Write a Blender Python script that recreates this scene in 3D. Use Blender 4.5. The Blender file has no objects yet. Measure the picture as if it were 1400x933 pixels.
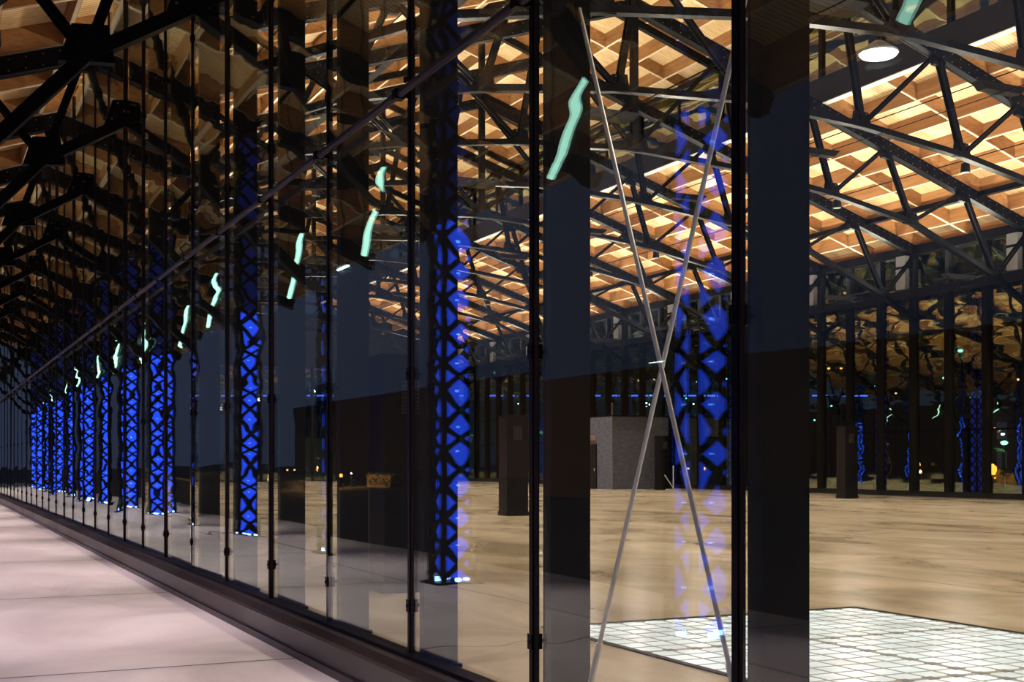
import bpy, math, random
from mathutils import Vector, Matrix

# ------------------------------------------------------------------ camera
F_PX, THETA, EYE = 1707.0, math.atan(810.0/1707.0), 1.68
CT, ST = math.cos(THETA), math.sin(THETA)
scn = bpy.context.scene
COL = scn.collection
cam_d = bpy.data.cameras.new('camera')
cam_d.sensor_width = 36.0
cam_d.lens = F_PX/1400.0*36.0
cam_d.shift_y = (632-466.5)/1400.0
cam_d.clip_start = .05
cam_d.clip_end = 900
cam = bpy.data.objects.new('camera', cam_d)
COL.objects.link(cam)
cam.location = (0, 0, EYE)
cam.rotation_euler = (math.pi/2, 0, -THETA)
scn.camera = cam

# ------------------------------------------------------------------ exposure and sky
scn.view_settings.view_transform = 'Standard'
scn.view_settings.look = 'None'
scn.view_settings.gamma = 1.0
scn.view_settings.use_curve_mapping = False
scn.view_settings.exposure = 0.0
scn.cycles.use_denoising = True
scn.cycles.max_bounces = 8
scn.cycles.diffuse_bounces = 3
scn.cycles.glossy_bounces = 5
scn.cycles.transparent_max_bounces = 24
scn.cycles.sample_clamp_indirect = 6.0
scn.cycles.use_light_tree = True

w = bpy.data.worlds.new('night_sky')
scn.world = w
w.use_nodes = True
nt = w.node_tree
bg = nt.nodes['Background']
wn = nt.nodes.new('ShaderNodeTexNoise'); wn.inputs['Scale'].default_value = 3.0
wr = nt.nodes.new('ShaderNodeValToRGB')
wr.color_ramp.elements[0].color = (.022, .030, .070, 1)
wr.color_ramp.elements[1].color = (.045, .052, .095, 1)
nt.links.new(wn.outputs['Fac'], wr.inputs['Fac'])
nt.links.new(wr.outputs['Color'], bg.inputs['Color'])
bg.inputs['Strength'].default_value = 1.0

# ------------------------------------------------------------------ plan of the hall (metres)
C = 20.7                       # centre line of the hall
XG = 3.22                      # near glass wall
XF = 38.1                      # far glass wall
ZIN = .18                      # level of the inner floor
YJ = 4.486                     # first glass joint ahead of the camera
Y0, Y1 = -7.5, 94.5            # extent of the roof
TRUSS_Y = [4.5+6*k for k in range(-1, 15)]
SL = .33
def chord_z(d): return 16.32-SL*d
def beam_z(d): return 16.6-SL*d
DM = 7.57                      # half width of the raised roof
MON = 17.1

# light power
P_UP, P_EXT, P_DOWN = 740.0, 2250.0, 2000.0

def arealight(name, loc, sx, sy, power, col, up=False, spread=math.pi):
    d = bpy.data.lights.new(name, 'AREA')
    d.shape = 'RECTANGLE'; d.size = sx; d.size_y = sy; d.energy = power; d.color = col; d.spread = spread
    o = bpy.data.objects.new(name, d); COL.objects.link(o); o.location = loc
    if up: o.rotation_euler = (math.pi, 0, 0)
    return o
def spotlight(name, loc, power, col, size, blend=.6, rad=.12, rot=(0, 0, 0)):
    d = bpy.data.lights.new(name, 'SPOT')
    d.energy = power; d.color = col; d.spot_size = size; d.spot_blend = blend; d.shadow_soft_size = rad
    o = bpy.data.objects.new(name, d); COL.objects.link(o); o.location = loc; o.rotation_euler = rot
    return o

UPL = [(C-9.6, 8.3), (C+10.9, 7.9)]
for k, ty in enumerate([1.5+6*i for i in range(-1, 15)]):
    wl = arealight('added_ceiling_fill', (XF-.62, ty, 9.2), .25, 2.2, 300.0, (1, .90, .74), up=True)  # added fill lamps that even out the light on the ceiling
    wl.rotation_euler = (0, math.radians(180-38), 0)
    for (x, z) in UPL:
        arealight('uplight_lamp', (x, ty, z+.12), 1.3, .22, P_UP, (1, .90, .74), up=True)
    arealight('uplight_lamp', (C, ty, 9.6+.12), 1.3, .22, P_UP*.8, (1, .90, .74), up=True)
for k, ty in enumerate([4.5+6*i for i in range(0, 15)]):
    for x in (C-8.6, C+8.6):
        spotlight('added_fill_spot', (x, ty+.45, 10.55), P_DOWN, (1, .88, .70), math.radians(135), .9, .09)  # added fill spots that brighten the hall floor
EXT_Y = [1.5+6*i for i in range(-1, 15)]
for y in EXT_Y:
    spotlight('downlight_lamp', (.9, y, 7.6), P_EXT, (1, .80, .88), math.radians(56), 1.0, .1, (0, math.radians(-2), 0))

# ------------------------------------------------------------------ materials
def mat(name, base=(.5, .5, .5), rough=.5, metal=0.0, spec=.5, emit=None, es=0.0):
    m = bpy.data.materials.new(name); m.use_nodes = True
    b = m.node_tree.nodes['Principled BSDF']
    b.inputs['Base Color'].default_value = (*base, 1)
    b.inputs['Roughness'].default_value = rough
    b.inputs['Metallic'].default_value = metal
    b.inputs['Specular IOR Level'].default_value = spec
    if emit:
        b.inputs['Emission Color'].default_value = (*emit, 1)
        b.inputs['Emission Strength'].default_value = es
    return m
def nodes(m): return m.node_tree.nodes, m.node_tree.links, m.node_tree.nodes['Principled BSDF']
def noise_col(m, c0, c1, scale, stretch=(1, 1, 1), detail=5, pos=(.35, .65), rough=None, bump=0.0):
    N, L, b = nodes(m)
    tc = N.new('ShaderNodeTexCoord'); mp = N.new('ShaderNodeMapping'); mp.inputs['Scale'].default_value = stretch
    n = N.new('ShaderNodeTexNoise'); n.inputs['Scale'].default_value = scale; n.inputs['Detail'].default_value = detail
    r = N.new('ShaderNodeValToRGB')
    r.color_ramp.elements[0].color = (*c0, 1); r.color_ramp.elements[1].color = (*c1, 1)
    r.color_ramp.elements[0].position = pos[0]; r.color_ramp.elements[1].position = pos[1]
    L.new(tc.outputs['Object'], mp.inputs['Vector']); L.new(mp.outputs['Vector'], n.inputs['Vector'])
    L.new(n.outputs['Fac'], r.inputs['Fac']); L.new(r.outputs['Color'], b.inputs['Base Color'])
    if rough:
        mr = N.new('ShaderNodeMapRange'); mr.inputs['To Min'].default_value = rough[0]; mr.inputs['To Max'].default_value = rough[1]
        L.new(n.outputs['Fac'], mr.inputs['Value']); L.new(mr.outputs['Result'], b.inputs['Roughness'])
    if bump:
        bp = N.new('ShaderNodeBump'); bp.inputs['Strength'].default_value = bump; bp.inputs['Distance'].default_value = .02
        L.new(n.outputs['Fac'], bp.inputs['Height']); L.new(bp.outputs['Normal'], b.inputs['Normal'])
    return n, r
M = {}
M['steel'] = mat('dark_painted_steel', (.004, .004, .005), .42, spec=.05)
noise_col(M['steel'], (.003, .003, .004), (.006, .006, .007), 3, rough=(.32, .5))
M['fin'] = mat('matt_black_fin_paint', (.008, .008, .011), .5, spec=.2)
M['rivet'] = mat('worn_rivet_steel', (.12, .12, .13), .3, .6)
M['curb'] = mat('dark_curb_steel', (.05, .03, .03), .4)
noise_col(M['curb'], (.009, .005, .0055), (.024, .013, .014), 2.5, (1, .3, 1), rough=(.3, .55))
M['rod'] = mat('galvanised_rod', (.80, .80, .80), .35, .35)
M['tube'] = mat('dark_red_brown_tube', (.016, .009, .012), .45, spec=.2)
M['grey'] = mat('grey_painted_steel', (.15, .148, .16), .5)
M['white'] = mat('white_painted_metal', (.7, .7, .7), .4)
M['asphalt'] = mat('asphalt', (.02, .018, .018), .8)
noise_col(M['asphalt'], (.012, .011, .012), (.03, .027, .026), 1.5)
M['kiosk'] = mat('grey_render', (.12, .12, .13), .8)
noise_col(M['kiosk'], (.06, .072, .13), (.11, .13, .20), 3.0, (1, 1, 3), bump=.3)
M['pillar'] = mat('black_lacquered_sheet', (.006, .006, .009), .4, spec=.2)
M['grille'] = mat('dark_grille', (.04, .04, .045), .5)
M['lattice_blue'] = mat('blue_light_liner', (.02, .05, .5), .5, emit=(.020, .075, 1.0), es=1.8)  # blue light inside the columns, put into a glowing core
M['lattice_dim'] = mat('dim_painted_glow', (.02, .05, .4), .5, emit=(.01, .06, 1.0), es=.05)  # blue light fading with height, put into a weaker glow
M['lattice_far'] = mat('far_painted_glow', (.02, .05, .4), .5, emit=(.01, .06, 1.0), es=.35)  # same core with its painted glow turned down for the far columns
M['led'] = mat('blue_white_led', (.3, .4, 1), .4, emit=(.10, .30, 1.0), es=6)
M['base_lamp'] = mat('white_blue_led', (.5, .6, 1), .4, emit=(.25, .45, 1.0), es=14)
def lampmat(name, c, s): M[name] = mat(name, (.8, .8, .8), .5, emit=c, es=s)
lampmat('lamp_white', (.95, 1, 1), 14)
lampmat('lamp_tube', (.8, 1, .97), 9)
lampmat('lamp_orange', (1, .25, .03), 9)
lampmat('lamp_red', (1, .25, .12), 6)
lampmat('lamp_teal', (.25, 1, .85), 5)
lampmat('lamp_green', (.40, 1, .65), 7)
lampmat('lamp_blue', (.05, .12, 1), 5)
lampmat('lamp_mint', (.50, 1, .82), 3)
lampmat('lamp_small', (1, .45, .18), 5)
lampmat('window_dim', (.25, .35, .5), .05)
M['foliage'] = mat('dark_foliage', (.03, .06, .02), .8)
noise_col(M['foliage'], (.010, .025, .008), (.06, .09, .03), 6)
M['facade'] = mat('pale_facade', (.25, .26, .27), .8)
M['facade_brown'] = mat('brown_facade', (.16, .10, .075), .8)

# lit glass paving: emits, with a soft cloudy unevenness from the lamps below it
m = mat('lit_glass_paver', (.6, .65, .65), .18, emit=(.86, .97, 1.0), es=.75)
N, L, b = nodes(m)
tc = N.new('ShaderNodeTexCoord'); n = N.new('ShaderNodeTexNoise'); n.inputs['Scale'].default_value = 2.2
mr = N.new('ShaderNodeMapRange'); mr.inputs['From Min'].default_value = .3; mr.inputs['From Max'].default_value = .7
mr.inputs['To Min'].default_value = .45; mr.inputs['To Max'].default_value = .85
L.new(tc.outputs['Object'], n.inputs['Vector']); L.new(n.outputs['Fac'], mr.inputs['Value']); L.new(mr.outputs['Result'], b.inputs['Emission Strength'])
M['paver'] = m
M['paver_rib'] = mat('frosted_paver_rib', (.42, .45, .45), .4)
M['paver_node'] = mat('grey_paver_foot', (.20, .22, .22), .5)

# polished concrete inside
def concrete(name, c_lo, c_mid, c_hi, rough, joint, seam=.35, off=(0, 0), jw=.012):
    m = mat(name, c_mid, rough[0]); N, L, b = nodes(m)
    tc = N.new('ShaderNodeTexCoord')
    mp = N.new('ShaderNodeMapping'); mp.inputs['Scale'].default_value = (1, .55, 1); mp.inputs['Rotation'].default_value = (0, 0, .5)
    n = N.new('ShaderNodeTexNoise'); n.inputs['Scale'].default_value = .55; n.inputs['Detail'].default_value = 9; n.inputs['Roughness'].default_value = .62; n.inputs['Distortion'].default_value = .8
    r = N.new('ShaderNodeValToRGB'); e = r.color_ramp.elements
    e[0].position = .3; e[0].color = (*c_lo, 1); e[1].position = .72; e[1].color = (*c_hi, 1)
    x = e.new(.5); x.color = (*c_mid, 1)
    L.new(tc.outputs['Object'], mp.inputs['Vector']); L.new(mp.outputs['Vector'], n.inputs['Vector']); L.new(n.outputs['Fac'], r.inputs['Fac'])
    # saw-cut joints
    br = N.new('ShaderNodeTexBrick'); br.offset = 0; br.inputs['Scale'].default_value = 1
    br.inputs['Brick Width'].default_value = joint[0]; br.inputs['Row Height'].default_value = joint[1]
    br.inputs['Mortar Size'].default_value = jw; br.inputs['Mortar Smooth'].default_value = .1
    br.inputs['Color1'].default_value = (1, 1, 1, 1); br.inputs['Color2'].default_value = (1, 1, 1, 1); br.inputs['Mortar'].default_value = (seam, seam, seam, 1)
    mb = N.new('ShaderNodeMapping'); mb.inputs['Location'].default_value = (off[0], off[1], 0)
    L.new(tc.outputs['Object'], mb.inputs['Vector']); L.new(mb.outputs['Vector'], br.inputs['Vector'])
    mx = N.new('ShaderNodeMix'); mx.data_type = 'RGBA'; mx.blend_type = 'MULTIPLY'; mx.inputs['Factor'].default_value = 1
    L.new(r.outputs['Color'], mx.inputs['A']); L.new(br.outputs['Color'], mx.inputs['B']); L.new(mx.outputs['Result'], b.inputs['Base Color'])
    mr = N.new('ShaderNodeMapRange'); mr.inputs['To Min'].default_value = rough[0]; mr.inputs['To Max'].default_value = rough[1]
    L.new(n.outputs['Fac'], mr.inputs['Value']); L.new(mr.outputs['Result'], b.inputs['Roughness'])
    bp = N.new('ShaderNodeBump'); bp.inputs['Strength'].default_value = .12; bp.inputs['Distance'].default_value = .01
    L.new(n.outputs['Fac'], bp.inputs['Height']); L.new(bp.outputs['Normal'], b.inputs['Normal'])
    return m
M['floor_in'] = concrete('polished_concrete', (.29, .235, .165), (.52, .44, .33), (.68, .62, .52), (.13, .30), (14.0, 24.0), .45, (-11.4, 0))
M['floor_out'] = concrete('walkway_concrete', (.46, .40, .39), (.60, .545, .525), (.72, .67, .65), (.45, .7), (30, 6), .22, (0, -4.45), .022)

# pine planks of the ceiling: fine dark grooves across the panel
def wood(name, c0, c1, groove=0.0, stretch=(1, .12, 1)):
    m = mat(name, c0, .5, spec=.3); N, L, b = nodes(m)
    tc = N.new('ShaderNodeTexCoord'); mp = N.new('ShaderNodeMapping'); mp.inputs['Scale'].default_value = stretch
    n = N.new('ShaderNodeTexNoise'); n.inputs['Scale'].default_value = 5; n.inputs['Detail'].default_value = 5; n.inputs['Distortion'].default_value = .4
    r = N.new('ShaderNodeValToRGB'); r.color_ramp.elements[0].position = .3; r.color_ramp.elements[1].position = .7
    r.color_ramp.elements[0].color = (*c0, 1); r.color_ramp.elements[1].color = (*c1, 1)
    L.new(tc.outputs['Object'], mp.inputs['Vector']); L.new(mp.outputs['Vector'], n.inputs['Vector']); L.new(n.outputs['Fac'], r.inputs['Fac'])
    out = r.outputs['Color']
    if groove:
        wv = N.new('ShaderNodeTexWave'); wv.wave_type = 'BANDS'; wv.bands_direction = 'Y'; wv.inputs['Scale'].default_value = 2.4; wv.inputs['Distortion'].default_value = 0
        L.new(tc.outputs['Object'], wv.inputs['Vector'])
        r2 = N.new('ShaderNodeValToRGB'); r2.color_ramp.elements[0].color = (groove, groove*.9, groove*.8, 1); r2.color_ramp.elements[0].position = .0; r2.color_ramp.elements[1].position = .22
        L.new(wv.outputs['Fac'], r2.inputs['Fac'])
        mx = N.new('ShaderNodeMix'); mx.data_type = 'RGBA'; mx.blend_type = 'MULTIPLY'; mx.inputs['Factor'].default_value = 1
        L.new(out, mx.inputs['A']); L.new(r2.outputs['Color'], mx.inputs['B']); out = mx.outputs['Result']
    L.new(out, b.inputs['Base Color'])
    return m
M['plank'] = wood('pine_planks', (.70, .47, .23), (.86, .66, .38), .5, (.12, 1, 1))
M['beam'] = wood('glulam_beam', (.27, .125, .045), (.42, .215, .085), 0, (1, .1, 3))

M['lit_underside'] = mat('painted_lit_underside', (.78, .64, .45), .5, spec=.2)  # pale tone paints the lit undersides of the ceiling beams
# architectural glass: clear, mirror reflection by angle, rolled-glass waviness
def glass(name, ior, tint, wave, scale=(1, 1.1, 2.6), rough=0.0, base=.0, gc=(.93, .97, .96)):
    m = bpy.data.materials.new(name); m.use_nodes = True
    N, L = m.node_tree.nodes, m.node_tree.links
    for x in list(N): N.remove(x)
    out = N.new('ShaderNodeOutputMaterial'); mix = N.new('ShaderNodeMixShader')
    tr = N.new('ShaderNodeBsdfTransparent'); tr.inputs['Color'].default_value = (*tint, 1)
    gl = N.new('ShaderNodeBsdfGlossy'); gl.inputs['Roughness'].default_value = rough; gl.inputs['Color'].default_value = (*gc, 1)
    fr = N.new('ShaderNodeFresnel'); fr.inputs['IOR'].default_value = ior
    L.new(mix.outputs[0], out.inputs['Surface']); L.new(tr.outputs[0], mix.inputs[1]); L.new(gl.outputs[0], mix.inputs[2])
    ge = N.new('ShaderNodeNewGeometry'); mi = N.new('ShaderNodeMapRange')     # same reflectance on both faces of the pane
    mi.inputs['To Min'].default_value = ior; mi.inputs['To Max'].default_value = 1/ior
    L.new(ge.outputs['Backfacing'], mi.inputs['Value']); L.new(mi.outputs['Result'], fr.inputs['IOR'])
    fac = fr.outputs['Fac']
    if base:
        ad = N.new('ShaderNodeMath'); ad.operation = 'ADD'; ad.inputs[1].default_value = base; ad.use_clamp = True
        L.new(fac, ad.inputs[0]); fac = ad.outputs[0]
    L.new(fac, mix.inputs[0])
    if wave:
        tc = N.new('ShaderNodeTexCoord'); mp = N.new('ShaderNodeMapping'); mp.inputs['Scale'].default_value = scale
        oi = N.new('ShaderNodeObjectInfo'); va = N.new('ShaderNodeVectorMath'); va.operation = 'ADD'
        cm = N.new('ShaderNodeCombineXYZ'); mu = N.new('ShaderNodeMath'); mu.operation = 'MULTIPLY'; mu.inputs[1].default_value = 40
        L.new(oi.outputs['Random'], mu.inputs[0]); L.new(mu.outputs[0], cm.inputs['X'])
        L.new(tc.outputs['Object'], va.inputs[0]); L.new(cm.outputs[0], va.inputs[1]); L.new(va.outputs[0], mp.inputs['Vector'])
        n = N.new('ShaderNodeTexNoise'); n.inputs['Scale'].default_value = 1.0; n.inputs['Detail'].default_value = 1.2; n.inputs['Roughness'].default_value = .35
        L.new(mp.outputs['Vector'], n.inputs['Vector'])
        bp = N.new('ShaderNodeBump'); bp.inputs['Strength'].default_value = 1.0; bp.inputs['Distance'].default_value = wave
        L.new(n.outputs['Fac'], bp.inputs['Height']); L.new(bp.outputs['Normal'], gl.inputs['Normal'])
    return m
M['glass'] = glass('clear_wavy_glass', 1.62, (.97, .985, .98), .0085, (1, .16, 3.0), gc=(.84, .95, .90))
M['glass_calm'] = glass('clear_flat_glass', 1.62, (.97, .985, .98), .0042, (1, .16, 3.0), gc=(.84, .95, .90))
M['glass_far'] = glass('far_wall_glass', 1.6, (.72, .84, .78), .004, (1, .8, 2.2), base=.19, gc=(.95, 1, .72))

# ------------------------------------------------------------------ mesh helpers
class MB:
    def __init__(s): s.v = []; s.f = []
    def box(s, c, d):
        return s.bar8([(c[0]+sx*d[0]/2, c[1]+sy*d[1]/2, c[2]+sz*d[2]/2) for sz in (-1, 1) for (sx, sy) in ((-1, -1), (1, -1), (1, 1), (-1, 1))])
    def bx(s, x0, x1, y0, y1, z0, z1):
        return s.box(((x0+x1)/2, (y0+y1)/2, (z0+z1)/2), (x1-x0, y1-y0, z1-z0))
    def bar8(s, P):
        i = len(s.v); s.v += [tuple(p) for p in P]
        s.f += [(i+3, i+2, i+1, i), (i+4, i+5, i+6, i+7), (i, i+1, i+5, i+4), (i+1, i+2, i+6, i+5), (i+2, i+3, i+7, i+6), (i+3, i, i+4, i+7)]
        return s
    def bar(s, a, b, wd, ht, side=(0, 1, 0)):
        a = Vector(a); b = Vector(b); t = (b-a).normalized(); sd = Vector(side); sd = (sd-t*sd.dot(t)).normalized(); n = t.cross(sd)
        P = []
        for q in (a, b):
            for (u, v) in ((-1, -1), (1, -1), (1, 1), (-1, 1)): P.append(q+sd*(u*wd/2)+n*(v*ht/2))
        return s.bar8(P)
    def cyl(s, a, b, r, n=12, r2=None):
        a = Vector(a); b = Vector(b); t = (b-a).normalized(); r2 = r if r2 is None else r2
        q = Vector((0, 0, 1)) if abs(t.z) < .9 else Vector((1, 0, 0)); u = t.cross(q).normalized(); w_ = t.cross(u)
        i = len(s.v)
        for (p, rr) in ((a, r), (b, r2)):
            for k in range(n):
                an = 2*math.pi*k/n; s.v.append(tuple(p+u*math.cos(an)*rr+w_*math.sin(an)*rr))
        for k in range(n): s.f.append((i+k, i+(k+1) % n, i+n+(k+1) % n, i+n+k))
        s.f.append(tuple(i+k for k in range(n))[::-1]); s.f.append(tuple(i+n+k for k in range(n)))
        return s
    def poly(s, pts, y0, y1):        # polygon in the XZ plane, given thickness in Y
        i = len(s.v); n = len(pts)
        for y in (y0, y1): s.v += [(p[0], y, p[1]) for p in pts]
        s.f.append(tuple(range(i, i+n))); s.f.append(tuple(range(i+n, i+2*n))[::-1])
        for k in range(n): s.f.append((i+k, i+n+k, i+n+(k+1) % n, i+(k+1) % n))
        return s
    def lathe(s, c, prof, n=16):
        i = len(s.v)
        for (r, z) in prof:
            for k in range(n):
                an = 2*math.pi*k/n; s.v.append((c[0]+r*math.cos(an), c[1]+r*math.sin(an), c[2]+z))
        for j in range(len(prof)-1):
            for k in range(n): s.f.append((i+j*n+k, i+j*n+(k+1) % n, i+(j+1)*n+(k+1) % n, i+(j+1)*n+k))
        s.f.append(tuple(i+k for k in range(n))[::-1]); s.f.append(tuple(i+(len(prof)-1)*n+k for k in range(n)))
        return s
    def build(s, name, m, parent=None, loc=None):
        me = bpy.data.meshes.new(name); me.from_pydata(s.v, [], s.f); me.validate(); me.update()
        me.materials.append(M[m] if isinstance(m, str) else m)
        o = bpy.data.objects.new(name, me); COL.objects.link(o)
        if parent: o.parent = parent
        if loc: o.location = loc
        return o
def tag(o, label=None, cat=None, group=None, kind=None):
    if label: o['label'] = label
    if cat: o['category'] = cat
    if group: o['group'] = group
    if kind: o['kind'] = kind
    return o
def thing(name, label, cat, loc=(0, 0, 0), group=None, kind=None):
    o = bpy.data.objects.new(name, None); o.empty_display_size = .2; COL.objects.link(o); o.location = loc
    return tag(o, label, cat, group, kind)
def copy_tree(o, parent=None):
    c = o.copy(); COL.objects.link(c)
    if parent: c.parent = parent
    for ch in list(o.children): copy_tree(ch, c)
    return c
ORD = ['first', 'second', 'third', 'fourth', 'fifth', 'sixth', 'seventh', 'eighth', 'ninth', 'tenth', 'eleventh', 'twelfth', 'thirteenth', 'fourteenth', 'fifteenth', 'sixteenth', 'seventeenth', 'eighteenth', 'nineteenth', 'twentieth']
def ordw(k):
    if k < 20: return ORD[k]
    t = {2: 'twenty', 3: 'thirty', 4: 'forty', 5: 'fifty'}
    n = k+1
    if n % 10 == 0: return {2: 'twentieth', 3: 'thirtieth', 4: 'fortieth', 5: 'fiftieth'}[n//10]
    return t[n//10]+'-'+ORD[n % 10-1]

# ------------------------------------------------------------------ ground and floors
def st(name, o, label=None, cat=None):
    o.name = name; o['kind'] = 'structure'
    if label: o['label'] = label
    o['category'] = cat or 'structure'
    return o
st('floor', MB().bx(XG-.02, XF+.15, Y0, Y1+.3, -.2, ZIN).build('floor', 'floor_in'), 'polished beige concrete floor inside the glass hall', 'floor')
st('floor_walkway', MB().bx(-2.2, 2.93, -8, 104, -.3, 0).build('floor_walkway', 'floor_out'), 'pale pinkish concrete walkway along the outside of the glass', 'floor')
st('floor_far_walkway', MB().bx(XF+.45, 46, -8, 110, -.3, 0).build('floor_far_walkway', 'floor_out'), 'concrete walkway beyond the far glass wall', 'floor')
st('ground', MB().bx(-260, 400, -60, 420, -.6, -.301).build('ground', 'asphalt'), 'dark street ground around the hall', 'ground')

# curb that carries the near glass
t = thing('glass_curb', 'low dark red-brown steel curb under the near glass wall', 'curb', (0, 0, 0), kind='structure')
MB().poly([(2.93, -.05), (3.40, -.05), (3.40, .19), (3.25, .272), (3.06, .272), (2.99, .235), (2.93, .235)], -8, 66).build('curb_body', 'curb', t)
MB().bx(3.15, 3.28, -8, 66, .272, .30).build('glazing_channel', 'steel', t)
MB().bx(2.90, 2.93, -8, 66, 0, .06).build('curb_foot', 'curb', t)

# ------------------------------------------------------------------ near glass wall
rnd = random.Random(4)
NJ = 30
joints = [YJ+2*k for k in range(-4, NJ)]
GTOP = 10.15
PANE_YAW = {4: -.005, 5: -.0005, 6: .0075, 7: -.0075, 8: 0, 9: .006, 10: -.006, 11: 0}   # hung slightly out of true
pane = None
for k in range(len(joints)-1):
    y = joints[k]
    if pane is None:
        pane = MB().bx(-.007, .007, .012, 1.988, .29, GTOP).build('window_1', 'glass_calm'); o = pane
        wavy = pane.data.copy(); wavy.materials[0] = M['glass']
    else:
        o = pane.copy(); COL.objects.link(o)
        if k > 7: o.data = wavy
    o.name = 'window_%d' % (k+1)
    o.location = (XG, y, 0)
    o.rotation_euler = (0, rnd.uniform(-.003, .003), PANE_YAW.get(k, rnd.uniform(-.002, .002)))
    tag(o, 'tall clear glass pane of the near wall, %s along from the camera end' % ordw(k), 'glass pane', 'panes of the near glass wall', 'structure')

mul = None
for k, y in enumerate(joints):
    if mul is None:
        mul = thing('mullion_rod', 'x', 'mullion')
        MB().bx(-.022, .022, -.022, .022, .272, GTOP).build('rod', 'steel', mul)
        MB().bx(-.012, .012, -.03, .03, .272, GTOP).build('gasket', 'tube', mul)
        for z in (.64, 2.32, 4.85, 7.2):
            MB().bx(-.032, .04, -.026, .026, z-.045, z+.045).cyl((.03, .0, z), (.075, .0, z), .014, 8).cyl((-.04, 0, z), (-.03, 0, z), .014, 10).build('glass_clamp', 'steel', mul)
        o = mul
    else:
        o = copy_tree(mul)
    o.location = (XG, y, 0)
    tag(o, 'slim dark mullion rod with clamps at the %s joint of the near glass' % ordw(k), 'mullion', 'mullion rods of the near glass wall')
fin = None
for k, y in enumerate(joints):
    if fin is None:
        fin = thing('steel_fin_column', 'x', 'column')
        MB().bx(-.13, .13, -.05, .05, ZIN+.03, 10.4).build('column_shaft', 'fin', fin)
        MB().bx(-.15, .15, -.09, .09, ZIN, ZIN+.03).build('base_plate', 'steel', fin)
        o = fin
    else: o = copy_tree(fin)
    o.location = (3.43, y-.006, 0)
    tag(o, 'broad flat black steel column behind the %s joint of the near glass' % ordw(k), 'column', 'black columns behind the near glass')

t = thing('guard_rail', 'dark red-brown tube rail running high along the near glass', 'rail', (3.12, 0, 4.33))
MB().cyl((0, -8, 0), (0, 64, 0), .03, 12).build('tube', 'tube', t)
rb = MB()
for y in joints[1:]:
    MB().bar((0, y, 0), (.08, y, 0), .03, .03).bx(-.036, .036, y-.04, y+.04, -.036, .036).build('rail_bracket', 'steel', t)

# cross bracing rods between two fin columns
def rod(name, a, b, label, r=.0125):
    t = thing(name, label, 'bracing rod', a, 'crossed bracing rods behind the near glass')
    bb = Vector(b)-Vector(a); u = bb.normalized()
    MB().cyl((0, 0, 0), bb, r, 12).build('rod', 'rod', t)
    MB().cyl(u*.10, u*.42, r*1.45, 12).build('turnbuckle', 'rod', t)
    MB().bar(-u*.03, u*.10, .012, .05).build('fork', 'steel', t)
    MB().bar(bb-u*.10, bb+u*.03, .012, .05).build('fork', 'steel', t)
rod('bracing_rod', (3.47, 4.75, .33), (3.47, 6.40, 4.32), 'long steel bracing rod leaning left, rising to the farther column')
rod('bracing_rod', (3.51, 6.395, .26), (3.51, 4.60, 4.41), 'long steel bracing rod leaning right, foot at the farther column')

# ------------------------------------------------------------------ far glass wall
t = thing('sill_far', 'dark steel sill at the foot of the far glass wall', 'sill', kind='structure')
MB().bx(XF-.12, XF+.30, Y0, Y1, ZIN, ZIN+.28).build('sill_beam', 'fin', t)
MB().bx(XF-.16, XF-.12, Y0, Y1, ZIN, ZIN+.05).build('sill_strip', 'grey', t)
RZ = 1.68+6.96
t = thing('rail_beam_far', 'dark steel rail beam across the far glass wall below the clerestory', 'beam', kind='structure')
MB().bx(XF-.50, XF-.19, Y0, Y1, RZ-.0, RZ+.10).bx(XF-.54, XF-.50, Y0, Y1, RZ-.08, RZ+.28).bx(XF-.22, XF-.19, Y0, Y1, RZ-.05, RZ+.35).build('rail_section', 'steel', t)
for n_, z in ((2, 4.74), (3, 2.98)):
    st('trim_%d' % n_, MB().bx(XF+.125, XF+.18, Y0, Y1, z-.04, z+.04).build('trim', 'steel'), '%s thin transom line across the far glass wall' % ('upper' if n_ == 2 else 'lower'), 'transom')
st('trim_1', MB().bx(XF-.25, XF+.2, Y0, Y1, beam_z(XF-C)-.42, beam_z(XF-C)-.05).build('trim_1', 'steel'), 'dark head beam over the far clerestory', 'beam')
ZT = beam_z(XF-C)-.43
far_y0 = 4.5-6
kk = 0
mulf = None; panf = None
nfar = int((Y1-far_y0)/2)-1
for k in range(nfar+1):
    y = far_y0+2*k
    if mulf is None:
        mulf = thing('far_mullion', 'x', 'mullion')
        MB().bx(-.16, .12, -.10, .10, ZIN+.28, ZT).build('mullion_post', 'fin', mulf)
        MB().bx(-.18, -.16, -.13, .13, ZIN+.28, RZ).build('mullion_flange', 'steel', mulf)
        o = mulf
    else: o = copy_tree(mulf)
    o.location = (XF, y, 0)
    tag(o, 'dark upright mullion at the %s joint of the far glass wall' % ordw(k), 'mullion', 'mullions of the far glass wall')
    if k < nfar:
        if panf is None:
            panf = MB().bx(-.008, .008, .10, 1.90, ZIN+.28, ZT).build('window_pane', 'glass_far'); p = panf
        else: p = panf.copy(); COL.objects.link(p)
        p.name = 'window_%d' % (101+k); p.location = (XF, y, 0)
        p.rotation_euler = (0, rnd.uniform(-.002, .002), rnd.uniform(-.002, .002))
        tag(p, 'tall glass pane of the far wall, %s along from the camera end' % ordw(k), 'glass pane', 'panes of the far glass wall', 'structure')
gp = None
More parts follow.
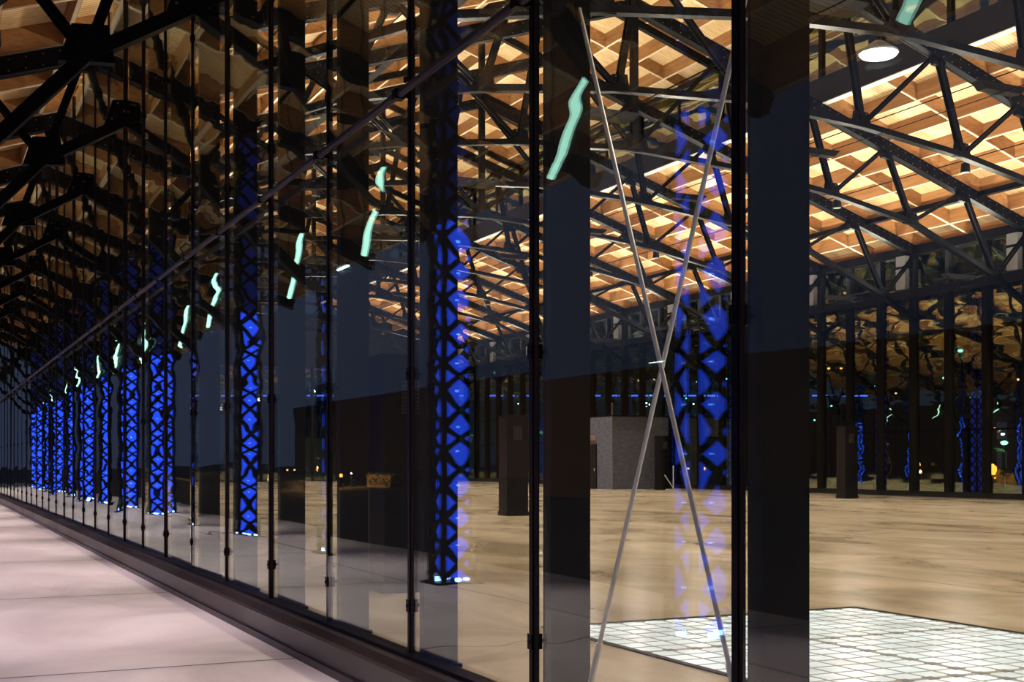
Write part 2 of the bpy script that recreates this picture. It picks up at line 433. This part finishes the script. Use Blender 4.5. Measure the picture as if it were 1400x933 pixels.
for k, y in enumerate(TRUSS_Y):
    if gp is None:
        gp = thing('clerestory_post', 'x', 'post')
        MB().bx(-.12, .12, -.27, .27, RZ+.40, ZT-.01).build('post_body', 'grey', gp)
        MB().bx(-.14, .14, -.29, .29, ZT-.55, ZT-.45).build('post_collar', 'steel', gp)
        MB().bx(-.15, .10, -.30, .20, RZ+.352, RZ+.40).build('post_foot', 'grey', gp)
        o = gp
    else: o = copy_tree(gp)
    o.location = (XF-.335, y+.35, 0)
    tag(o, 'grey boxed post in the far clerestory beside the %s truss end' % ordw(k), 'post', 'grey clerestory posts')
# end wall
t = thing('wall_end', 'dark-framed glazed end wall of the hall', 'wall', kind='structure')
for k in range(18):
    x0 = XG+.3+k*(XF-.5-XG-.3)/17
    MB().bx(x0-.1, x0+.1, Y1-.3, Y1, ZIN, 9.0).build('end_mullion', 'fin', t)
MB().bx(XG+.4, XF-.6, Y1-.17, Y1-.15, ZIN+.1, 8.9).build('end_glazing', 'glass_far', t)
MB().bx(XG+.2, XF-.4, Y1-.3, Y1, 9.0, 13.2).build('end_gable', 'fin', t)

# ------------------------------------------------------------------ roof
def slope_z(d): return beam_z(d)
BD = .52                        # depth of the coffer beams
def make_slope(name, sgn, d_in, d_out, zfun, nx, label):
    """a coffered wooden ceiling slope: planks over long beams and cross ribs"""
    t = thing(name, label, 'ceiling', kind='structure')
    t.location = (C, 0, 0)
    pts = [(sgn*d_in, zfun(d_in)+BD), (sgn*d_out, zfun(d_out)+BD), (sgn*d_out, zfun(d_out)+BD+.1), (sgn*d_in, zfun(d_in)+BD+.1)]
    MB().poly(pts, Y0, Y1).build('plank_deck', 'plank', t)
    MB().poly([(p[0], p[1]+.12) for p in pts], Y0-.1, Y1+.1).build('roof_skin', 'fin', t)
    for i in range(nx+1):
        d = d_in+(d_out-d_in)*i/nx
        x = sgn*d; z = zfun(d)
        MB().bx(x-.055, x+.055, Y0, Y1, z+.0, z+BD+.02).build('long_beam', 'beam', t)
        MB().bx(x-.04, x+.04, Y0, Y1, z-.018, z+.0).build('lit_underside', 'lit_underside', t)  # lit beam underside painted as a pale strip
    y = Y0; j = 0
    while y <= Y1+.01:
        if j % 1 == 0:
            pp = [(sgn*d_in, zfun(d_in)+.01), (sgn*d_out, zfun(d_out)+.01), (sgn*d_out, zfun(d_out)+BD+.01), (sgn*d_in, zfun(d_in)+BD+.01)]
            MB().poly(pp, y-.055, y+.055).build('cross_rib', 'beam', t)
            MB().poly([(sgn*d_in, zfun(d_in)-.016), (sgn*d_out, zfun(d_out)-.016), (sgn*d_out, zfun(d_out)+.008), (sgn*d_in, zfun(d_in)+.008)], y-.035, y+.035).build('lit_underside', 'lit_underside', t)  # lit rib underside painted as a pale strip
        y += 3.0; j += 1
    return t
make_slope('ceiling_far_side', 1, DM, 26.7, beam_z, 13, 'coffered pine ceiling slope on the far side of the hall')
make_slope('ceiling_near_side', -1, DM, 26.7, beam_z, 13, 'coffered pine ceiling slope over the near glass wall and walkway')
mz = lambda d: MON+SL*(DM-d)
make_slope('ceiling_upper_far', 1, 0, DM+.6, mz, 6, 'raised coffered pine ceiling, far half')
make_slope('ceiling_upper_near', -1, 0, DM+.6, mz, 6, 'raised coffered pine ceiling, near half')

# clerestory of the raised roof, both sides
for sgn, nm in ((1, 'far'), (-1, 'near')):
    X = C+sgn*DM
    z0 = beam_z(DM)
    t = thing('wall_clerestory_'+nm, 'dark fascia and glazing under the raised roof, %s side' % nm, 'clerestory', kind='structure')
    MB().bx(X-.12, X+.12, Y0, Y1, z0-.02, z0+.88).build('fascia', 'fin', t)
    MB().bx(X-.14, X+.14, Y0, Y1, z0-.05, z0-.02).build('fascia_trim', 'white' if sgn > 0 else 'fin', t)
    MB().bx(X-.10, X+.10, Y0, Y1, MON-.12, MON+.02).build('head_beam', 'fin', t)
    MB().bx(X-.01, X+.01, Y0, Y1, z0+.88, MON-.12).build('glazing', 'glass_far', t)
    y = Y0+.0
    while y <= Y1:
        MB().bx(X-.06, X+.06, y-.05, y+.05, z0+.88, MON-.12).build('clerestory_mullion', 'fin', t)
        y += 3.0

# ------------------------------------------------------------------ trusses
bot = [(0, 11.73), (4.1, 11.50), (8.0, 11.02), (11.6, 10.33), (15.7, 8.62), (17.5, 7.58), (18.8, 6.80), (19.8, 5.70), (20.75, 4.80)]
top_d = [0, 3.4, 7.0, 10.4, 14.1, 17.5, 20.95, 26.5]
def make_truss():
    t = thing('roof_truss', 'x', 'truss')
    for s in (-1, 1):
        # top chord: double channel, riveted
        a = (C, 0, chord_z(0)); b = (C+s*26.6, 0, chord_z(26.6))
        MB().bar((C, -.13, chord_z(0)), (C+s*26.6, -.13, chord_z(26.6)), .07, .36).bar((C, .13, chord_z(0)), (C+s*26.6, .13, chord_z(26.6)), .07, .36).bar((C, 0, chord_z(0)+.19), (C+s*26.6, 0, chord_z(26.6)+.19), .40, .025).bar((C, 0, chord_z(0)-.17), (C+s*26.6, 0, chord_z(26.6)-.17), .34, .02).build('top_chord', 'steel', t)
        m = MB()
        for i in range(len(bot)-1):
            d0, z0 = bot[i]; d1, z1 = bot[i+1]
            m.bar((C+s*d0, 0, z0), (C+s*d1, 0, z1), .24, .17)
            if i: m.box((C+s*d0, 0, z0), (.1, .235, .17))
        m.build('bottom_chord', 'steel', t)
        def mem(nm, d0, z0, d1, z1, wd=.10, gap=.09):
            MB().bar((C+s*d0, -gap, z0), (C+s*d1, -gap, z1), .035, wd).bar((C+s*d0, gap, z0), (C+s*d1, gap, z1), .035, wd).bar((C+s*d0, 0, z0), (C+s*d1, 0, z1), gap*1.6, .02).build(nm, 'steel', t)
        tz = chord_z
        mem('strut', 3.4, tz(3.4), 4.1, 11.5, .15); mem('strut', 7.0, tz(7.0), 8.0, 11.02, .15)
        mem('strut', 10.4, tz(10.4), 11.6, 10.33, .14); mem('strut', 14.1, tz(14.1), 15.7, 8.62, .14)
        mem('strut', 17.5, tz(17.5), 18.8, 6.80, .12)
        mem('diagonal', 0, 11.73, 3.4, tz(3.4)); mem('diagonal', 4.1, 11.5, 7.0, tz(7.0))
        mem('diagonal', 8.0, 11.02, 10.4, tz(10.4)); mem('diagonal', 11.6, 10.33, 14.1, tz(14.1)); mem('diagonal', 15.7, 8.62, 17.5, tz(17.5))
        mem('diagonal', 18.8, 6.80, 20.95, tz(20.95)); mem('diagonal', 20.95, 8.1, 24.5, tz(24.5))
        # posts up to the raised roof
        MB().bx(C+s*DM-.09, C+s*DM+.09, -.09, .09, chord_z(DM)-.1, MON).build('roof_post', 'steel', t)
        for i, (d, z) in enumerate(bot[1:7]):
            w2 = .34
            MB().poly([(C+s*(d-w2), z-.07), (C+s*(d+w2), z-.12), (C+s*(d+w2*.55), z+.36), (C+s*(d-w2*.75), z+.40)][::s], -.075, .075).build('gusset_plate', 'steel', t)
        for d in top_d[1:6]:
            z = chord_z(d)
            MB().poly([(C+s*(d-.3), z+.02), (C+s*(d+.32), z-.15), (C+s*(d+.22), z-.42), (C+s*(d-.18), z-.36)][::s], -.08, .08).build('gusset_plate', 'steel', t)
        # monitor chord
        MB().bar((C, 0, mz(0)-.15), (C+s*DM, 0, mz(DM)-.15), .22, .26).build('upper_chord', 'steel', t)
        # rivets
        m = MB()
        for fy in (-.172, .172):
            d = .3
            while d < 20.8:
                for off in (-.12, .12):
                    m.box((C+s*d, fy, chord_z(d)+off), (.03, .016, .03))
                d += .34
        for (d, z) in bot[1:6]:
            for fy in (-.083, .083):
                for (u, v) in ((-.2, .0), (-.07, .0), (.07, 0), (.2, 0), (-.12, .28), (.1, .28), (0, .15)):
                    m.box((C+s*(d+u), fy, z+v+.03), (.03, .016, .03))
        r = m.build('rivets', 'rivet', t); r['kind'] = 'stuff'
    MB().bx(C-.11, C+.11, -.10, .10, 11.7, mz(0)-.1).build('king_post', 'steel', t)
    MB().poly([(C-.5, 11.62), (C+.5, 11.62), (C+.28, 12.2), (C-.28, 12.2)], -.08, .08).build('gusset_plate', 'steel', t)
    return t
proto = make_truss()
for k, y in enumerate(TRUSS_Y):
    o = proto if k == 0 else copy_tree(proto)
    o.location = (0, y, 0)
    tag(o, 'black riveted steel roof truss, %s along the hall from the camera end' % ordw(k), 'truss', 'riveted roof trusses')

# longitudinal steel: thin conduits and tie beams running under the coffers
for s in (-1, 1):
    side = 'far' if s > 0 else 'near'
    o = MB().bx(-.09, .09, Y0, Y1-.4, -.20, -.03).bx(-.13, .13, Y0, Y1-.4, -.225, -.20).build('steel_purlin', 'steel', loc=(C+s*14.75, 0, beam_z(14.75)-.01))
    tag(o, 'dark steel purlin running the length of the %s ceiling slope' % side, 'purlin', 'steel purlins')
    for d, row in ((9.2, 'upper'), (12.7, 'lower')):
        o = MB().cyl((0, Y0, 0), (0, Y1, 0), .02, 8).build('conduit', 'steel', loc=(C+s*d, 0, beam_z(d)-.05))
        tag(o, 'thin black conduit along the %s ceiling slope, %s of two' % (side, row), 'conduit', 'black ceiling conduits')

# ------------------------------------------------------------------ lattice columns
LX = -.25
A = .26
PITCH = .42
def make_lattice(zt):
    t = thing('lattice_column', 'x', 'column')
    for sx in (-1, 1):
        for sy in (-1, 1):
            MB().bx(*sorted((sx*A, sx*(A-.075))), *sorted((sy*A, sy*(A-.012))), .03, zt).bx(*sorted((sx*A, sx*(A-.012))), *sorted((sy*A, sy*(A-.075))), .03, zt).build('corner_angle', 'steel', t)
    for f in range(4):
        m = MB(); a = A+.006
        z = .10
        while z+PITCH < zt:
            for (u0, u1) in ((-.23, .23), (.23, -.23)):
                off = .0 if u0 < 0 else .010
                if f < 2:
                    s = (-1, 1)[f]; m.bar((s*(a+off), u0, z), (s*(a+off), u1, z+PITCH), .010, .085, (1, 0, 0))
                else:
                    s = (-1, 1)[f-2]; m.bar((u0, s*(a+off), z), (u1, s*(a+off), z+PITCH), .010, .085, (0, 1, 0))
            for e in (0, 1):
                if f < 2: m.box((s*(a+.016), 0, z+PITCH/2), (.02, .03, .03))
                else: m.box((0, s*(a+.016), z+PITCH/2), (.03, .02, .03))
            z += PITCH
        m.build('lacing', 'steel', t)
    MB().bx(-.17, .17, -.17, .17, .10, 5.0).build('light_liner', 'lattice_blue', t)  # glowing core stands in for the blue-lit inside of the column
    MB().bx(-.16, .16, -.16, .16, 5.04, zt-.1).build('upper_painted_glow', 'lattice_dim', t)  # fainter glowing core stands in for the light fading upward
    MB().bx(-.34, .34, -.34, .34, 0, .03).build('base_plate', 'steel', t)
    m = MB(); z = .10+PITCH
    while z < 5.0:
        for (u, v) in ((-.18, 0), (.18, 0), (0, -.18), (0, .18)): m.box((u, v, z), (.025, .025, .02))
        z += PITCH
    m.build('led_dots', 'led', t)
    for (u, v) in ((-.215, 0), (.215, 0), (0, -.215), (0, .215)):
        MB().bx(u-.03, u+.03, v-.03, v+.03, .03, .09).build('base_lamp', 'base_lamp', t)
    MB().bx(-.30, .30, -.30, .30, zt, zt+.05).build('cap_plate', 'steel', t)
    return t
lp = make_lattice(9.0)
far_mesh = [c for c in lp.children if c.name.startswith('light_liner')][0].data.copy(); far_mesh.materials[0] = M['lattice_far']
for k, y in enumerate(TRUSS_Y):
    o = lp if k == 0 else copy_tree(lp)
    o.location = (LX, y-.45, 0)
    tag(o, 'blue-lit steel lattice column on the near walkway, %s from the camera end' % ordw(k), 'column', 'blue lattice columns of the near walkway')
for k, y in enumerate(TRUSS_Y[4:]):
    o = copy_tree(lp); o.location = (2*C-LX, y, 0)
    for ch in o.children:
        if ch.name.startswith('light_liner'):
            ch.data = far_mesh
        if ch.name.startswith(('led_dots', 'base_lamp')): bpy.data.objects.remove(ch)
    tag(o, 'blue-lit steel lattice column outside the far glass, %s along' % ordw(k), 'column', 'blue lattice columns beyond the far wall')

# ------------------------------------------------------------------ floor light, kiosk, pillars
t = thing('glass_floor_panel', 'large lit floor panel of white glass pavers set in the concrete', 'floor light', (0, 0, 0))
GX0, GX1, GY0, GY1 = 5.15, 8.645, .6, 10.05
MB().bx(GX0, GX1, GY0, GY1, ZIN-.01, ZIN+.004).build('glass_pavers', 'paver', t)
m = MB(); nod = MB(); cell = .233
i = 0; x = GX0
while x <= GX1+.001:
    wd = .05 if i % 8 == 7 else .016
    m.bx(x-wd/2, x+wd/2, GY0, GY1, ZIN, ZIN+.007); x += cell; i += 1
j = 0; y = GY1
while y >= GY0:
    wd = .05 if j % 8 == 7 else .016
    m.bx(GX0, GX1, y-wd/2, y+wd/2, ZIN, ZIN+.007); y -= cell; j += 1
for i in range(16):
    for j in range(41):
        if i % 8 == 7 or j % 8 == 7 or i == 15 or j == 0:
            xx = GX0+i*cell; yy = GY1-j*cell
            nod.bx(xx-.045, xx+.045, yy-.045, yy+.045, ZIN, ZIN+.0085)
m.build('paver_ribs', 'paver_rib', t); nod.build('paver_feet', 'paver_node', t)
fr = MB()
for (a, b_, c_, d_) in ((GX0-.06, GX0, GY0-.06, GY1+.06), (GX1, GX1+.06, GY0-.06, GY1+.06), (GX0, GX1, GY1, GY1+.06), (GX0, GX1, GY0-.06, GY0)):
    fr.bx(a, b_, c_, d_, ZIN-.01, ZIN+.012)
fr.build('panel_frame', 'steel', t)

def pillar(x, y, h, label, wx=.65, wy=.55):
    t = thing('ventilation_pillar', label, 'pillar', (x+wx/2, y+wy/2, ZIN), 'black ventilation pillars on the hall floor')
    MB().bx(-wx/2, wx/2, -wy/2, wy/2, .0, h).build('pillar_body', 'pillar', t)
    MB().bx(-wx/2-.02, wx/2+.02, -wy/2-.02, wy/2+.02, 0, .12).build('plinth', 'fin', t)
    MB().bx(-wx/2-.012, wx/2+.012, -wy/2-.012, wy/2+.012, h, h+.02).build('cap', 'fin', t)
    g = MB()
    for q in range(9): g.box((0, -wy/2-.006, h-.30-.045*q), (.26, .012, .014))
    for q in range(7): g.box((-.12+.04*q, -wy/2-.006, h-.48), (.008, .012, .38))
    g.build('grille', 'grille', t)
    return t
pillar(4.78, 13.45, 2.72, 'black ventilation pillar nearest the glass, with a small grille')
pillar(14.7, 31.3, 2.78, 'black ventilation pillar standing mid-floor near the middle of the hall')
pillar(34.3, 40.4, 2.95, 'black ventilation pillar before the far wall at right')
pillar(36.2, 57.6, 2.9, 'black ventilation pillar just right of the grey kiosk')
pillar(30.0, 76.0, 2.9, 'black ventilation pillar at the distant end of the floor')

t = thing('kiosk', 'grey rendered box room standing against the far wall', 'kiosk', (34.2, 59.3, ZIN))
MB().bx(0, 3.6, 0, 8.0, 0, 4.0).build('kiosk_walls', 'kiosk', t)
MB().bx(-.03, 3.62, -.03, 8.03, 4.0, 4.06).build('roof_edge', 'steel', t)
d = MB().bx(-.05, 0, 1.7, 3.0, 0, 2.5).build('kiosk_door', 'pillar', t)
MB().bx(-.09, -.05, 1.85, 1.9, 1.0, 1.15).build('door_handle', 'white', d)
MB().bx(-.08, 0, 1.75, 2.95, 2.7, 3.0).build('door_sign', mat('brown_sign', (.28, .16, .12), .5), t)
for k in range(4): MB().bx(-.085, -.08, 1.85+.26*k, 2.0+.26*k, 2.78, 2.92).build('sign_bar', 'grey', t)
MB().bx(-.03, .02, -.03, .02, 0, 4.0).build('corner_strip', 'grey', t)
MB().bx(.8, .9, 4.8, 4.9, 4.06, 5.3).build('roof_pipe', 'grey', t)
MB().bx(1.6, 1.68, 2.8, 2.88, 4.06, 4.9).build('roof_pipe', 'grey', t)
t = thing('barrier_stand', 'small white post with a slanted brace beside the grey kiosk', 'stand', (36.6, 56.9, ZIN))
MB().cyl((0, 0, 0), (0, 0, 1.3), .035).build('post', 'white', t)
MB().cyl((-.55, 0, .8), (0, 0, .1), .03).build('brace', 'white', t)
MB().bx(-.4, .4, -.15, .15, 0, .05).build('foot', 'white', t)

# ------------------------------------------------------------------ lamps inside
def uplight(x, y, z, label, grp):
    t = thing('uplight_fixture', label, 'lamp', (x, y, z), grp)
    MB().poly([(-.68, .08), (-.5, -.08), (.5, -.08), (.68, .08)], -.13, .13).build('housing', 'fin', t)
    MB().bx(-.008, .008, -3.0, 3.0, -.095, -.08).build('carrier_wire', 'steel', t)
    return t
up0 = None
for k, ty in enumerate([1.5+6*i for i in range(-1, 15)]):
    for (x, z, nm) in ((UPL[0][0], 7.9, 'near'), (UPL[1][0], 7.9, 'far'), (C, 9.6, 'middle')):
        if up0 is None: up0 = uplight(x, ty, z, 'x', 'x'); o = up0
        else: o = copy_tree(up0)
        o.location = (x, ty, z)
        tag(o, 'black uplight trough of the %s row, %s along the hall' % (nm, ordw(k)), 'lamp', 'uplights of the %s row' % nm)
sp0 = None
for k, ty in enumerate([4.5+6*i for i in range(0, 15)]):
    for x, nm in ((C-8.6, 'near'), (C+8.6, 'far')):
        if sp0 is None:
            sp0 = thing('added_spot_can', 'x', 'lamp')  # can for the added floor fill spots
            MB().lathe((0, 0, 0), [(.14, -.02), (.15, .0), (.13, .25), (.06, .30)]).build('can', 'fin', sp0)
            MB().bar((0, 0, .30), (0, -.30, .40), .04, .04, (1, 0, 0)).build('clamp_arm', 'steel', sp0)
            o = sp0
        else: o = copy_tree(sp0)
        o.location = (x, ty+.45, 10.68)
        tag(o, 'small black can of an added fill spot, clamped to the %s side of the %s truss' % (nm, ordw(k+1)), 'lamp', 'added fill spots')
ww = None
for k, ty in enumerate([1.5+6*i for i in range(-1, 15)]):
    if ww is None:
        ww = thing('added_washer', 'x', 'lamp')  # housing for the added ceiling fill lamps
        MB().bx(-.12, .12, -1.15, 1.15, -.10, -.03).bx(.08, .12, -.06, .06, -.235, -.10).build('housing', 'fin', ww)
        o = ww
    else: o = copy_tree(ww)
    o.location = (XF-.62, ty, 9.16)
    tag(o, 'slim black added ceiling-washer lamp above the far rail beam, %s along' % ordw(k), 'lamp', 'added ceiling washers on the far rail')
t = thing('high_bay_lamp', 'glowing round white high-bay lamp hanging under the second truss', 'lamp', (20.3, 22.75, 11.25))
MB().lathe((0, 0, 0), [(.10, .30), (.16, .26), (.46, .04), (.47, 0)]).build('reflector', 'grey', t)
MB().lathe((0, 0, 0), [(.44, -.002), (.40, -.05), (.2, -.085), (.05, -.09)]).build('lens', 'lamp_white', t)
MB().cyl((0, 0, .3), (0, 0, .42), .03).build('hanger', 'steel', t)
dl = None
for k, y in enumerate(EXT_Y):
    if dl is None:
        dl = thing('walkway_downlight', 'x', 'lamp')
        MB().lathe((0, 0, 0), [(.14, .28), (.16, .25), (.17, .02), (.15, .0)]).build('can', 'fin', dl)
        MB().cyl((0, 0, .28), (0, 0, 1.6), .012, 8).build('drop_rod', 'steel', dl)
        o = dl
    else: o = copy_tree(dl)
    o.location = (.9, y, 7.68)
    tag(o, 'small black downlight hanging over the walkway, %s from the camera end' % ordw(k), 'lamp', 'walkway downlights')

# ------------------------------------------------------------------ the surroundings
def at(px, y, X):
    p = px+110.0; F = F_PX*X/(CT*p)
    return Vector((X, (F-X*ST)/CT, EYE+(632-y)*F/F_PX))
def mir(px, y, Xm):            # something seen mirrored in the near glass, Xm = its mirrored distance
    v = at(px, y, Xm); return Vector((2*XG-Xm, v.y, v.z))
def street_lamp(p, col, label, heads=1, cat='street lamp', r=.16):
    t = thing('street_lamp', label, cat, (p.x, p.y, -.3))
    h = p.z+.3
    MB().cyl((0, 0, 0), (0, 0, h-.1), .09, 8, .05).build('pole', 'grey', t)
    for i in range(heads):
        u = (i-(heads-1)/2)*1.3
        MB().bar((0, 0, h-.1), (0, u, h), .05, .05, (1, 0, 0)).build('arm', 'grey', t) if heads > 1 else None
        MB().lathe((0, u, h), [(r*.5, -r*.55), (r, -.1*r), (r*.95, .25*r), (r*.4, .6*r)], 12).build('lamp_head', col, t)
def bollard(p, col, label, r=.14):
    t = thing('bollard_lamp', label, 'lamp', (p.x, p.y, -.3)); h = p.z+.3
    MB().cyl((0, 0, 0), (0, 0, h-r), .07, 8).build('post', 'fin', t)
    MB().lathe((0, 0, h), [(r*.7, -r), (r, -.3*r), (r, .4*r), (r*.4, r)], 12).build('lamp_head', col, t)
# beyond the far wall
bollard(at(1355, 642, 60), 'lamp_orange', 'bright orange lamp low down beyond the far glass at right', .34)
street_lamp(at(1373, 606, 75), 'lamp_green', 'greenish white lamp above the bright orange one', r=.28)
street_lamp(at(1371, 594, 80), 'lamp_white', 'small white lamp just above the greenish one', r=.16)
street_lamp(at(1360, 586, 85), 'lamp_orange', 'small orange lamp topmost of the cluster at right', r=.12)
street_lamp(at(1318, 430, 62), 'lamp_red', 'reddish three-headed lamp mast high behind the far glass', 3, r=.2)
street_lamp(at(1313, 480, 90), 'lamp_teal', 'teal lamp halfway up behind the far glass', r=.25)
street_lamp(at(1316, 516, 70), 'lamp_orange', 'dim orange lamp under the teal one', r=.13)
street_lamp(at(1133, 504, 70), 'lamp_orange', 'left orange lamp of a pair behind the far glass', r=.13)
street_lamp(at(1150, 504, 70), 'lamp_orange', 'right orange lamp of a pair behind the far glass', r=.12)
street_lamp(at(961, 641, 60), 'lamp_orange', 'orange lamp low behind the blue reflection', r=.24)
street_lamp(at(941, 641, 64), 'lamp_small', 'faint orange lamp just left of the bright low one', r=.13)
street_lamp(at(797, 488, 55), 'lamp_red', 'red-orange multi-headed mast at the hall far end', 4, r=.16)
street_lamp(at(803, 518, 75), 'lamp_red', 'lower red-orange multi-headed mast behind the taller one', 3, r=.16)
street_lamp(at(740, 609, 60), 'lamp_orange', 'small orange lamp left of the wide black column', r=.2)
rr = random.Random(11)
for i in range(44):
    px = rr.uniform(640, 1400) if i % 2 else rr.uniform(810, 1010); yy = rr.uniform(500, 590)
    c = rr.choice(['lamp_teal', 'lamp_white', 'lamp_small', 'lamp_small', 'lamp_teal'])
    p = at(px, yy, rr.uniform(102, 118))
    t = thing('distant_lamp', 'tiny %s distant town light beyond the far glass wall' % {'lamp_teal': 'teal', 'lamp_white': 'white', 'lamp_small': 'amber'}[c], 'lamp', (p.x, p.y, -.3), 'distant town lights')
    MB().cyl((0, 0, 0), (0, 0, p.z+.2), .06, 6).build('pole', 'fin', t)
    MB().lathe((0, 0, p.z+.3), [(.06, -.12), (.14, 0), (.06, .12)], 8).build('lamp_head', c, t)
def building(x0, x1, y0, y1, h, mt, label, rows, cols, strip=False, face='-x'):
    t = thing('distant_building', label, 'building', (x0, y0, -.3))
    MB().bx(0, x1-x0, 0, y1-y0, 0, h).build('walls', mt, t)
    MB().bx(-.3, x1-x0+.3, -.3, y1-y0+.3, h, h+.4).build('roof', 'fin', t)
    for r in range(rows):
        for c in range(cols):
            zz = 1.4+(h-2.2)*r/max(rows-.2, 1); yy = (y1-y0)*(c+.3)/cols
            xw = -.04 if face == '-x' else x1-x0+.04
            MB().box((xw, yy+.8, zz+.8), (.08, 1.1, 1.5)).build('building_window', 'window_dim', t)
    if strip:
        for c in range(40):
            MB().box((-.4, (y1-y0)*(c+.5)/40, h+.2), (.2, .5, .2)).build('blue_lamp', 'lamp_blue', t)
building(88, 100, 46, 84, 6.9, 'facade', 'long pale building with window rows beyond the far wall', 2, 12)
# a long viaduct edged with a line of blue lamps, across the view far behind the hall
t = thing('viaduct', 'long distant viaduct edged with a line of blue lamps', 'viaduct', (CT*0+ST*262, CT*262, -.6))
t.rotation_euler = (0, 0, -THETA)
MB().bx(-75, 75, 0, 8, 12.4, 15.2).build('deck', 'fin', t)
for k in range(9): MB().bx(-72+k*18-1, -72+k*18+1, 2, 6, 0, 12.4).build('pier', 'fin', t)
for k in range(75):
    if k % 7 != 5: MB().bx(-75+2*k, -75+2*k+1.6, -.25, -.02, 16.2-.16, 16.2+.16).build('blue_lamp', 'lamp_blue', t)
MB().bx(-75, 75, -.3, .0, 15.2, 16.0).build('parapet', 'facade', t)
# street side, seen mirrored in the near glass
for i, (px, yy, xm, c, r) in enumerate([(412, 645, 30, 'lamp_orange', .20), (368, 646, 40, 'lamp_small', .12), (378, 646, 40, 'lamp_small', .12), (459, 651, 28, 'lamp_orange', .10), (470, 650, 32, 'lamp_orange', .13), (489, 650, 32, 'lamp_orange', .13), (503, 647, 34, 'lamp_white', .07)]):
    bollard(mir(px, yy, xm), c, ['brightest orange street light mirrored in the glass', 'leftmost small light of the mirrored pair', 'right small light of the mirrored pair', 'small orange light left in the mirrored row', 'middle orange light of the mirrored row', 'right orange light of the mirrored row', 'small white light at the right end of the mirrored row'][i], r)
for (px, yy, xm, e) in ((412, 645, 30, 1500), (470, 650, 32, 900), (250, 640, 30, 900)):
    p = mir(px, yy, xm); ld = bpy.data.lights.new('street_glow', 'POINT'); ld.energy = e; ld.color = (1, .50, .16); ld.shadow_soft_size = .1
    lo = bpy.data.objects.new('street_glow', ld); COL.objects.link(lo); lo.location = (p.x, p.y, 2.6 if px < 300 else p.z+.25)
street_lamp(mir(432, 598, 34), 'lamp_orange', 'mirrored orange street lamp on a pole', r=.12)
st('wall_street', MB().bx(-48, -46, -20, 200, -.3, 9.5).build('wall_street', 'facade_brown'), 'dark brown building row across the street', 'wall')
def hedge(x, y, w_, l_, h, label, seed):
    t = thing('hedge', label, 'hedge', (x, y, -.3)); q = random.Random(seed); m = MB()
    for i in range(900):
        c = Vector((q.uniform(-w_/2, w_/2), q.uniform(-l_/2, l_/2), q.uniform(.1, h)))
        a = Vector((q.uniform(-1, 1), q.uniform(-1, 1), q.uniform(-1, 1))).normalized()*.14; b = a.cross(Vector((q.uniform(-1, 1), q.uniform(-1, 1), .3))).normalized()*.09
        j = len(m.v); m.v += [tuple(c-a), tuple(c+b), tuple(c+a), tuple(c-b)]; m.f.append((j, j+1, j+2, j+3))
    m.build('leaves', 'foliage', t)
    MB().bx(-w_/2+.1, w_/2-.1, -l_/2+.1, l_/2-.1, 0, h-.15).build('branch_core', 'facade_brown', t)
hm = MB(); q = random.Random(8); nx_, ny_ = 10, 60
for i in range(nx_+1):
    for j in range(ny_+1):
        u = i/nx_
        hm.v.append((170+u*140, -40+j*14, -.6+math.sin(min(u*1.6, 1)*math.pi/2)*(52+9*math.sin(j*.21)+5*math.sin(j*.53+1))+q.uniform(-1, 1)*2.2*(u > 0)))
for i in range(nx_):
    for j in range(ny_): a_ = i*(ny_+1)+j; hm.f.append((a_, a_+1, a_+ny_+2, a_+ny_+1))
st('hill', hm.build('hill', 'foliage'), 'dark wooded hillside far beyond the far glass wall', 'hill')
v = mir(505, 655, 33)
hedge(v.x-3.0, v.y+.9, 1.2, 6, 1.2, 'low hedge glowing yellow under the mirrored street lights', 3)
spotlight('hedge_lamp', (v.x+1.5, v.y, 2.6), 1800, (1, .55, .12), math.radians(120), .8, .1, (0, math.radians(35), 0))
# leaning linear lamps hung half-way between the lattice columns
lt = None
for k in range(14):
    if lt is None:
        lt = thing('leaning_lamp', 'x', 'lamp')
        MB().cyl((0, .5, -.58), (0, -.5, .58), .05, 12).build('lamp_tube', 'lamp_mint', lt)
        MB().cyl((-.05, .5, -.58), (-.05, -.5, .58), .045, 8).build('housing', 'grey', lt)
        MB().cyl((0, -.5, .58), (0, -.5, 3.6), .01, 6).cyl((0, .5, -.58), (0, .5, 3.6), .01, 6).build('hanging_wire', 'steel', lt)
        o = lt
    else: o = copy_tree(lt)
    o.location = (LX, 6.75+6*k, 5.62)
    tag(o, 'slanted mint-white tube lamp hung between lattice columns, %s from the camera end' % ordw(k), 'lamp', 'slanted mint tube lamps')
# tube lamps over the walkway kerb (mirrored high in the glass)
for i, (px, yy, xm, ln) in enumerate([(487, 367, 7.6, .6), (887, 490, 17.0, 1.0)]):
    v = mir(px, yy, xm)
    t = thing('tube_lamp', ['white tube lamp beside the lattice columns', 'white tube lamp across the walkway'][i], 'lamp', v, 'tube lamps')
    MB().cyl((0, -ln/2, 0), (0, ln/2, 0), .018, 10).build('tube', 'lamp_tube', t)
    MB().bx(-.05, .05, -ln/2, ln/2, .03, .08).build('housing', 'grey', t)
    MB().cyl((0, 0, .08), (0, 0, (16.4-SL*abs(v.x-C)-v.z) if v.x > -5.9 else .4), .012, 6).build('drop_rod', 'steel', t) if v.x > -5.9 else MB().cyl((-.1, 0, .04), (-.1, 0, -v.z-.3), .05, 8).build('pole', 'grey', t)
